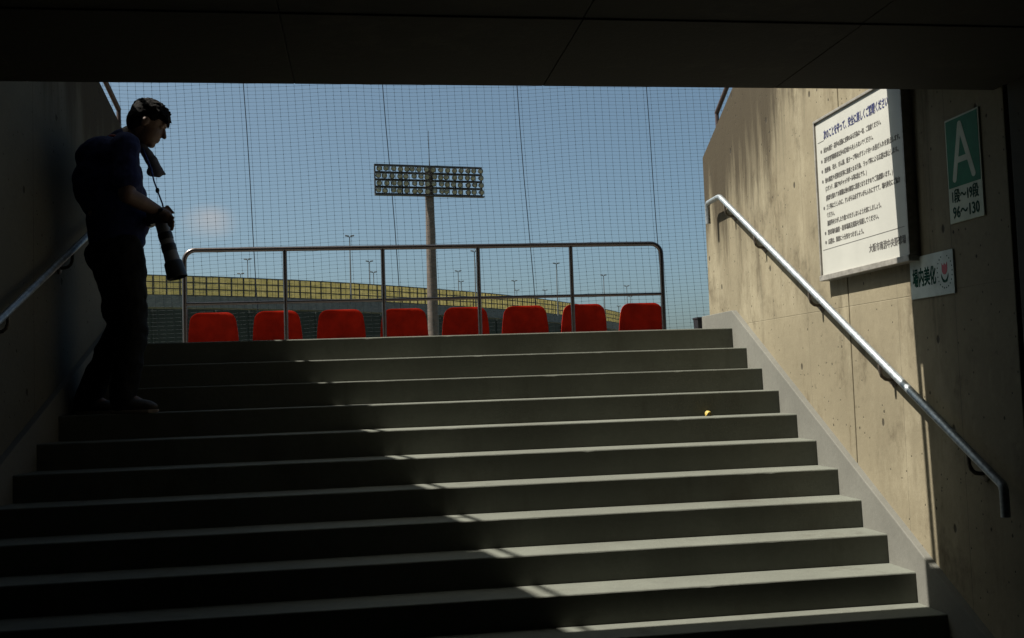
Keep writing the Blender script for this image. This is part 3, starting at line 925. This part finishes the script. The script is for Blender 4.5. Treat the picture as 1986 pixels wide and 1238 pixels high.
bar = empty('noise_barrier', (0, 0, 0))
tag(bar, 'yellow panelled noise barrier with dark posts along the elevated road', 'noise barrier')
PH = 3.02
pz = [14.89 + PH * k / 3 for k in range(4)]
panel_me = MB().box(0.06, step - 0.06, 0.04, 0.075, 0.05, PH / 3 - 0.05).mesh('panel', M['panel'])
post_me = MB().box(-0.095, 0.095, -0.05, 0.13, 0, PH + 0.03).mesh('post', M['frame_dark'])
mull_me = MB().box(step / 2 - 0.03, step / 2 + 0.03, 0.0, 0.038, 0.02, PH - 0.01).mesh('mullion', M['frame_dark'])
bar_me = MB().box(0.05, step - 0.05, 0.0, 0.10, -0.045, 0.045).mesh('cross_bar', M['frame_dark'])
NB = min(98, len(nodes) - 2)
far = MB()
for i in range(len(nodes) - 1):
    p, q = nodes[i], nodes[i + 1]
    a_ = math.atan2(q.y - p.y, q.x - p.x)
    if i < NB:
        inst('post', post_me, bar, (p.x, p.y, 14.86), (0, 0, a_))
        inst('mullion', mull_me, bar, (p.x, p.y, 14.89), (0, 0, a_))
        for k in range(3):
            inst('panel', panel_me, bar, (p.x, p.y, pz[k]), (0, 0, a_))
    else:
        Mx = Matrix.Translation((p.x, p.y, 14.89)) @ Matrix.Rotation(a_, 4, 'Z')
        tmp = MB().box(0.06, step - 0.06, 0.04, 0.075, 0.05, PH)
        far.add([Mx @ Vector(v) for v in tmp.v], tmp.f)
if far.v: tag(far.build('far_panels', M['panel'], bar), kind='stuff')
for k in range(4):
    sweep('cross_bar', [(0.0, pz[k] - 0.06), (0.1, pz[k] - 0.06), (0.1, pz[k] + 0.06), (0.0, pz[k] + 0.06)], nodes[::2], M['frame_dark'], bar)

# dark back screen of the field, in the shade below the road
CP = Vector((-2.428, -6.497, 0))
scp = [CP + (p - CP) * 0.74 for p in fine[::8]]
for p in scp: p.z = 0
so = empty('outfield_screen', (0, 0, 0))
tag(so, 'long dark green screen wall at the far side of the field', 'screen wall')
sweep('board_face', [(0, -2.65), (0.3, -2.65), (0.3, 9.35), (0, 9.35)], scp, M['screen'], so)
for i, p in enumerate(scp[:-1]):
    t_ = (scp[i + 1] - p).normalized()
    MB().box(-0.1, 0.1, -0.16, 0.0, -2.65, 9.3).build('post', M['screen'], so).matrix_local = Matrix.Translation((p.x, p.y, 0)) @ Matrix.Rotation(math.atan2(t_.y, t_.x), 4, 'Z')

# ------------------------------------------------------------------ road lamps
def make_lamp(base_z):
    r_ = empty('road_lamp')
    MB().tube([(0, 0, base_z), (0, 0, 25.9)], 0.1, 8, rs=[0.15, 0.085]).build('pole', M['lamppost'], r_, smooth=True)
    MB().tube([(-0.40, 0, 25.9), (0, 0, 25.84), (0.40, 0, 25.9)], 0.05, 6).build('arm', M['lamppost'], r_)
    for sg in (-1, 1):
        a = [(sg * 0.12, -0.17, 25.86), (sg * 0.78, -0.14, 25.94), (sg * 0.78, 0.14, 25.94), (sg * 0.12, 0.17, 25.86)]
        b = [(x, y, z + 0.24) for x, y, z in a]
        MB().prism(a, b).build('lamp_head', M['lamppost'], r_, bevel=0.04)
    return r_
LP = [((-28.3, 228.7), 'just above the barrier left of the tall pair'), ((-24.1, 203.1), ''), ((-3.7, 173.1), ''), ((0.0, 209.7), ''), ((1.1, 230.3), ''), ((20.6, 231.2), ''), ((23.6, 255.3), ''),
      ((20.5, 195.6), ''), ((37.6, 256.6), ''), ((42.3, 283.4), ''), ((50.8, 285.2), ''), ((41.5, 219.1), ''), ((58.9, 246.6), ''), ((73.0, 277.5), ''), ((83.6, 313.5), ''), ((90.5, 355.6), '')]
def road_dist(x, y): return min((Vector((x, y, 0)) - p).length for p in fine)
proto_near = proto_far = None
for (x, y), _ in LP:
    near = road_dist(x, y) < 12
    proto = proto_near if near else proto_far
    if proto is None:
        o = make_lamp(14.2 if near else -2.65)
        if near: proto_near = o
        else: proto_far = o
    else:
        o = proto.copy(); COL.objects.link(o)
        for ch in proto.children:
            c = ch.copy(); COL.objects.link(c); c.parent = o
    if near:
        # stand on the deck behind the barrier
        tag(o, 'tall twin-headed road lamp rising from the elevated road', 'street lamp', 'lamps on the elevated road')
    else:
        tag(o, 'twin-headed road lamp showing just above the noise barrier from beyond', 'street lamp', 'lamps beyond the elevated road')
    o.location = (x, y, 0)
    o.rotation_euler = (0, 0, R(random.uniform(-18, 6)))

# ------------------------------------------------------------------ person with a camera
def soup_capsule(mb, p0, r0, p1, r1, n=14, m=5):
    p0, p1 = Vector(p0), Vector(p1)
    ax = p1 - p0
    L_ = ax.length
    q = ax.to_track_quat('Z', 'Y').to_matrix().to_4x4() if L_ > 1e-6 else Matrix()
    prof = []
    for i in range(m):
        a = -math.pi / 2 + (math.pi / 2) * (i + 0.3) / m
        prof.append((r0 * math.cos(a), r0 * math.sin(a)))
    prof.append((r0, 0)); prof.append((r1, L_))
    for i in range(1, m + 1):
        a = (math.pi / 2) * (i - 0.3) / m
        prof.append((r1 * math.cos(a), L_ + r1 * math.sin(a)))
    mb.lathe(prof, n, Matrix.Translation(p0) @ q)
def soup_ell(mb, c, rad, rot=None, n=20, m=12):
    Mx = Matrix.Translation(Vector(c)) @ (rot.to_4x4() if rot else Matrix()) @ Matrix.Diagonal((*rad, 1))
    prof = [(math.sin(math.pi * (i + 0.15) / (m + 0.3)), -math.cos(math.pi * (i + 0.15) / (m + 0.3))) for i in range(m + 1)]
    mb.lathe(prof, n, Mx)
def remeshed(mb, name, mat, parent, voxel, smooth_it=4, fold=None):
    me = mb.mesh(name, mat)
    tmp = bpy.data.objects.new(name, me)
    COL.objects.link(tmp)
    md = tmp.modifiers.new('r', 'REMESH'); md.mode = 'VOXEL'; md.voxel_size = voxel; md.use_smooth_shade = True
    sm = tmp.modifiers.new('s', 'SMOOTH'); sm.iterations = smooth_it; sm.factor = 0.5
    dg = bpy.context.evaluated_depsgraph_get()
    me2 = bpy.data.meshes.new_from_object(tmp.evaluated_get(dg))
    bpy.data.objects.remove(tmp, do_unlink=True)
    if fold:
        amp, sc = fold
        for v in me2.vertices:
            d = noise.noise(Vector((v.co.x * sc, v.co.y * sc, v.co.z * sc * 1.6))) + 0.5 * noise.noise(v.co * sc * 2.7)
            v.co += v.normal * (amp * d)
    me2.materials.clear(); me2.materials.append(mat)
    for p in me2.polygons: p.use_smooth = True
    o = bpy.data.objects.new(name, me2)
    COL.objects.link(o); o.parent = parent
    return o

person = empty('person', (0, 0, 0))
tag(person, 'person in dark clothes stooping over a camera beside the shaded wall', 'person')
HD = R(30)
Fv = Vector((math.cos(HD), math.sin(HD), 0)); Sv = Vector((math.sin(HD), -math.cos(HD), 0))   # forward, his right
O_ = Vector((-3.745, -0.60, 0))
def B(f, s, z): return O_ + Fv * f + Sv * s + Vector((0, 0, z))
ZF = -3 * H
hipR, hipL = B(0.02, 0.085, 0.47), B(0.0, -0.075, 0.47)
kneR, kneL = Vector((-3.650, -0.655, 0.055)), Vector((-3.722, -0.555, 0.075))
ankR, ankL = Vector((-3.695, -0.665, ZF + 0.09)), Vector((-3.905, -0.545, ZF + 0.09))
shR, shL = B(0.00, 0.185, 1.035), B(0.00, -0.185, 1.045)
elR, elL = B(-0.02, 0.265, 0.755), B(0.10, -0.26, 0.77)
waR, waL = B(0.17, 0.205, 0.690), B(0.26, -0.06, 0.69)
neck0, neck1 = B(0.025, 0, 1.09), B(0.115, 0.01, 1.165)
HC = Vector((-3.562, -0.59, 1.205))
hrot = Matrix.Rotation(R(8), 3, 'Z') @ Matrix.Rotation(R(27), 3, 'Y')
def hp(x, y, z): return HC + hrot @ Vector((x, y, z))
mb = MB()
soup_capsule(mb, B(0, 0, 0.50), 0.135, B(-0.02, 0, 0.70), 0.130)
soup_ell(mb, B(-0.03, 0, 0.86), (0.140, 0.175, 0.17), Matrix.Rotation(HD, 3, 'Z'))
soup_ell(mb, B(-0.02, 0, 1.00), (0.125, 0.185, 0.11), Matrix.Rotation(HD, 3, 'Z') @ Matrix.Rotation(R(15), 3, 'Y'))
soup_capsule(mb, neck0, 0.068, neck1, 0.055)
soup_capsule(mb, neck1, 0.055, hp(-0.02, 0, -0.05), 0.055)
# head: skull, jaw, nose, brow, lips, ears
soup_ell(mb, hp(-0.012, 0, 0.028), (0.098, 0.078, 0.092), hrot)
soup_ell(mb, hp(0.026, 0, -0.045), (0.066, 0.060, 0.078), hrot)
soup_ell(mb, hp(0.060, 0, -0.100), (0.026, 0.030, 0.022), hrot)
soup_capsule(mb, hp(0.083, 0, 0.012), 0.009, hp(0.106, 0, -0.030), 0.0135)
soup_ell(mb, hp(0.076, 0, 0.028), (0.018, 0.052, 0.012), hrot)
soup_ell(mb, hp(0.085, 0, -0.060), (0.011, 0.024, 0.0065), hrot)
soup_ell(mb, hp(0.083, 0, -0.074), (0.011, 0.021, 0.0065), hrot)
for sg in (1, -1):
    soup_ell(mb, hp(-0.012, sg * 0.076, -0.012), (0.019, 0.010, 0.032), hrot)
    soup_ell(mb, hp(0.070, sg * 0.031, 0.008), (0.013, 0.015, 0.010), hrot)
# arms
for sh, el, wa, r_ in ((shR, elR, waR, 1), (shL, elL, waL, -1)):
    soup_capsule(mb, sh, 0.062, el, 0.043)
    soup_capsule(mb, el, 0.045, el.lerp(wa, 0.4), 0.044)
    soup_capsule(mb, el.lerp(wa, 0.4), 0.044, wa, 0.030)
# legs
for hi, kn, an in ((hipR, kneR, ankR), (hipL, kneL, ankL)):
    soup_capsule(mb, hi, 0.088, kn, 0.058)
    soup_capsule(mb, kn, 0.056, kn.lerp(an, 0.35), 0.056)
    soup_capsule(mb, kn.lerp(an, 0.35), 0.056, an, 0.040)
    soup_capsule(mb, an, 0.038, an + Vector((0.10, 0.01, -0.052)), 0.030)
# hands closed on the camera
CAMB = Vector((-3.492, -0.668, 0.655))          # camera body centre
LAX = Vector((0.088, -0.020, -0.325)).normalized()
def finger(base, d1, d2, d3, l1, l2, l3, r):
    a = base + d1 * l1; b = a + d2 * l2; c = b + d3 * l3
    soup_capsule(mb, base, r, a, r * 0.95, 10, 3); soup_capsule(mb, a, r * 0.95, b, r * 0.88, 10, 3); soup_capsule(mb, b, r * 0.88, c, r * 0.75, 10, 3)
for wa, sg, tgt in ((waR, 1, CAMB + Sv * 0.055 + Vector((0, 0, 0.01))), (waL, -1, CAMB - Sv * 0.050 + Vector((0, 0, -0.03)))):
    d = (tgt - wa).normalized()
    palm = wa + d * 0.045
    soup_capsule(mb, wa, 0.029, palm, 0.031)
    soup_ell(mb, palm + d * 0.012, (0.044, 0.028, 0.038), d.to_track_quat('X', 'Z').to_matrix())
    inw = -Sv * sg
    for k in range(4):
        off = Vector((0, 0, 0.030 - 0.020 * k))
        ln = (0.92, 1.0, 0.95, 0.78)[k]
        base = palm + d * 0.045 + off
        finger(base, (d * 0.9 + inw * 0.3).normalized(), (d * 0.4 + inw * 0.9).normalized(), (inw * 0.8 - d * 0.5).normalized(), 0.038 * ln, 0.026 * ln, 0.02 * ln, 0.0088)
    finger(palm + Vector((0, 0, 0.030)) + inw * 0.006, (d * 0.6 + inw * 0.5 + Vector((0, 0, 0.5))).normalized(), (d * 0.9 + inw * 0.4).normalized(), (d + inw * 0.3).normalized(), 0.032, 0.028, 0.022, 0.0105)
remeshed(mb, 'body', M['skin'], person, 0.0052, 3)

# shirt
mb = MB()
ZR = Matrix.Rotation(HD, 3, 'Z')
soup_ell(mb, B(-0.035, 0, 0.86), (0.180, 0.220, 0.215), ZR)
soup_ell(mb, B(-0.045, 0.0, 0.98), (0.155, 0.215, 0.135), ZR @ Matrix.Rotation(R(22), 3, 'Y'))
soup_ell(mb, B(-0.095, -0.02, 0.87), (0.115, 0.18, 0.155), ZR)
soup_capsule(mb, B(0.005, 0, 0.80), 0.158, B(0.005, 0, 0.56), 0.150, 24)
soup_ell(mb, B(0.04, 0, 0.66), (0.155, 0.16, 0.13), ZR)
soup_capsule(mb, neck0 + Vector((-.015, 0, -.03)), 0.085, neck0 + Vector((.012, .005, .012)), 0.072)
for sh, el in ((shR, elR), (shL, elL)):
    soup_capsule(mb, sh, 0.078, sh.lerp(el, 0.62), 0.072)
    soup_capsule(mb, sh.lerp(el, 0.60), 0.075, sh.lerp(el, 0.68), 0.077)
# open hem: cut the bottom flat
remeshed(mb, 'shirt', M['shirt'], person, 0.008, 3, (0.009, 10))

# trousers
mb = MB()
soup_ell(mb, B(-0.005, 0, 0.47), (0.150, 0.178, 0.115), ZR)
for hi, kn, an in ((hipR, kneR, ankR), (hipL, kneL, ankL)):
    soup_capsule(mb, hi, 0.108, kn, 0.084, 18)
    soup_capsule(mb, kn, 0.084, kn.lerp(an, 0.5), 0.078, 18)
    soup_capsule(mb, kn.lerp(an, 0.5), 0.078, an + Vector((-0.008, 0, 0.0)), 0.070, 18)
    soup_capsule(mb, an + Vector((-0.01, 0, -.01)), 0.066, an + Vector((-0.012, 0, -.035)), 0.055, 18)
remeshed(mb, 'trousers', M['trousers'], person, 0.008, 2, (0.012, 9))

# shoes
for an, yaw in ((ankR, -4), (ankL, 6)):
    q = Matrix.Rotation(R(yaw), 3, 'Z')
    base = Vector((an.x, an.y, ZF))
    P = lambda x, y, z: base + q @ Vector((x, y, z))
    mb = MB()
    soup_ell(mb, P(-0.015, 0, 0.052), (0.060, 0.044, 0.046), q)
    soup_ell(mb, P(0.070, 0, 0.040), (0.100, 0.048, 0.036), q)
    soup_ell(mb, P(0.020, 0, 0.072), (0.060, 0.038, 0.040), q @ Matrix.Rotation(R(25), 3, 'Y'))
    soup_ell(mb, P(0.125, 0, 0.034), (0.055, 0.045, 0.026), q)
    sh_o = remeshed(mb, 'shoe', M['shoe'], person, 0.006, 3)
    out = [(-0.075, 0), (-0.06, 0.034), (0.0, 0.042), (0.08, 0.049), (0.14, 0.045), (0.18, 0.020), (0.185, 0)]
    ring = out + [(x, -y) for x, y in reversed(out[1:-1])]
    MB().prism([P(x, y, 0.0) for x, y in ring], [P(x, y, 0.018) for x, y in ring]).build('sole', M['sole'], sh_o, bevel=0.004)
    MB().tube([P(0.045, -0.022, 0.088), P(0.055, 0, 0.092), P(0.060, 0.022, 0.086)], 0.004, 6).build('lace', M['sole'], sh_o)

# hair: short cap with uneven tufts
mb = MB()
soup_ell(mb, hp(-0.020, 0, 0.045), (0.104, 0.084, 0.086), hrot)
soup_ell(mb, hp(-0.058, 0, -0.004), (0.062, 0.080, 0.082), hrot)
soup_ell(mb, hp(-0.010, 0, 0.030), (0.075, 0.086, 0.052), hrot)
soup_ell(mb, hp(0.040, 0, 0.062), (0.058, 0.070, 0.042), hrot)
rnd = random.Random(3)
for i in range(150):
    th = rnd.uniform(0, 2 * math.pi); ph = rnd.uniform(0.05, 1.35)
    d = Vector((math.sin(ph) * math.cos(th), math.sin(ph) * math.sin(th), math.cos(ph)))
    p = Vector((-0.020, 0, 0.045)) + Vector((d.x * 0.100, d.y * 0.081, d.z * 0.083))
    if p.x > 0.055 and p.z < 0.055: continue
    e = p + d * rnd.uniform(0.008, 0.018) + Vector((0.016, 0, -0.004 - 0.01 * rnd.random()))
    soup_capsule(mb, hp(*p), 0.010, hp(*e), 0.004, 6, 2)
for i in range(9):
    y = -0.05 + 0.0125 * i
    soup_capsule(mb, hp(0.070, y, 0.072), 0.012, hp(0.096 + rnd.uniform(-.006, .006), y * 1.05, 0.046 + rnd.uniform(-.01, .006)), 0.006, 8, 2)
remeshed(mb, 'hair', M['hair'], person, 0.005, 1, (0.002, 60))

# pale cloth hanging on the chest, red band at the neck
mb = MB()
c0 = Vector((-3.600, -0.59, 1.075))
soup_capsule(mb, c0, 0.026, Vector((-3.545, -0.60, 0.985)), 0.034)
soup_capsule(mb, Vector((-3.545, -0.60, 0.985)), 0.034, Vector((-3.515, -0.60, 0.930)), 0.030)
soup_capsule(mb, Vector((-3.515, -0.60, 0.930)), 0.030, Vector((-3.480, -0.60, 0.918)), 0.009)
soup_capsule(mb, Vector((-3.545, -0.60, 0.930)), 0.030, Vector((-3.515, -0.60, 0.915)), 0.020)
remeshed(mb, 'towel', M['towel'], person, 0.006, 3, (0.003, 20))
pts = []
for i in range(15):
    a = R(-160 + 320 * i / 14)
    pts.append(neck0 + Fv * (-0.078 * math.cos(a) + 0.022) + Sv * (0.092 * math.sin(a)) + Vector((0, 0, 0.030 * math.cos(a) + 0.002)))
MB().tube(pts, 0.0085, 8).build('neck_band', M['strapred'], person, smooth=True)

# camera with a long pale lens pointing down
pc = empty('photo_camera', (0, 0, 0))
tag(pc, 'camera with long pale telephoto lens and black hood held by the person', 'camera')
q = LAX.to_track_quat('Z', 'X').to_matrix()
Mc = Matrix.Translation(CAMB) @ q.to_4x4()
mb = MB().box(-0.050, 0.050, -0.065, 0.065, -0.040, 0.030)
mb.v = [tuple(Mc @ Vector(v)) for v in mb.v]
mb.build('camera_body', M['camblack'], pc, bevel=0.010, seg=3)
mb = MB().box(-0.080, -0.049, -0.026, 0.026, -0.030, 0.028)
mb.v = [tuple(Mc @ Vector(v)) for v in mb.v]
mb.build('viewfinder_hump', M['camblack'], pc, bevel=0.010, seg=3)
ML = lambda z: Mc @ Matrix.Translation((0, 0, z))
MB().lathe([(0.030, 0), (0.036, 0.006), (0.037, 0.060)], 28, ML(0.028)).build('lens_barrel', M['lenswhite'], pc, smooth=True)
MB().lathe([(0.0385, 0), (0.0395, 0.004), (0.0395, 0.034), (0.0385, 0.038)], 28, ML(0.086)).build('zoom_ring', M['camblack'], pc, smooth=True)
MB().lathe([(0.037, 0), (0.0375, 0.030)], 28, ML(0.1235)).build('lens_barrel', M['lenswhite'], pc, smooth=True)
MB().lathe([(0.039, 0), (0.0405, 0.004), (0.0405, 0.036), (0.039, 0.040)], 28, ML(0.152)).build('focus_ring', M['camblack'], pc, smooth=True)
MB().lathe([(0.038, 0), (0.042, 0.060)], 28, ML(0.191)).build('lens_barrel', M['lenswhite'], pc, smooth=True)
MB().lathe([(0.044, 0), (0.050, 0.010), (0.055, 0.095), (0.052, 0.0955), (0.045, 0.015)], 28, ML(0.248)).build('lens_hood', M['camblack'], pc, smooth=True)
sp = [B(0.125, 0.09, 1.06), Vector((-3.535, -0.685, 0.93)), Vector((-3.520, -0.69, 0.86)), Vector((-3.500, -0.69, 0.80)), Vector((-3.478, -0.685, 0.735)), Vector((-3.470, -0.68, 0.69))]
MB().tube(sp, 0.0045, 8).build('strap', M['strapblue'], pc, smooth=True)
soup_b = MB(); soup_ell(soup_b, Vector((-3.502, -0.69, 0.807)), (0.011, 0.008, 0.016)); soup_b.build('strap_buckle', M['camblack'], pc, smooth=True)
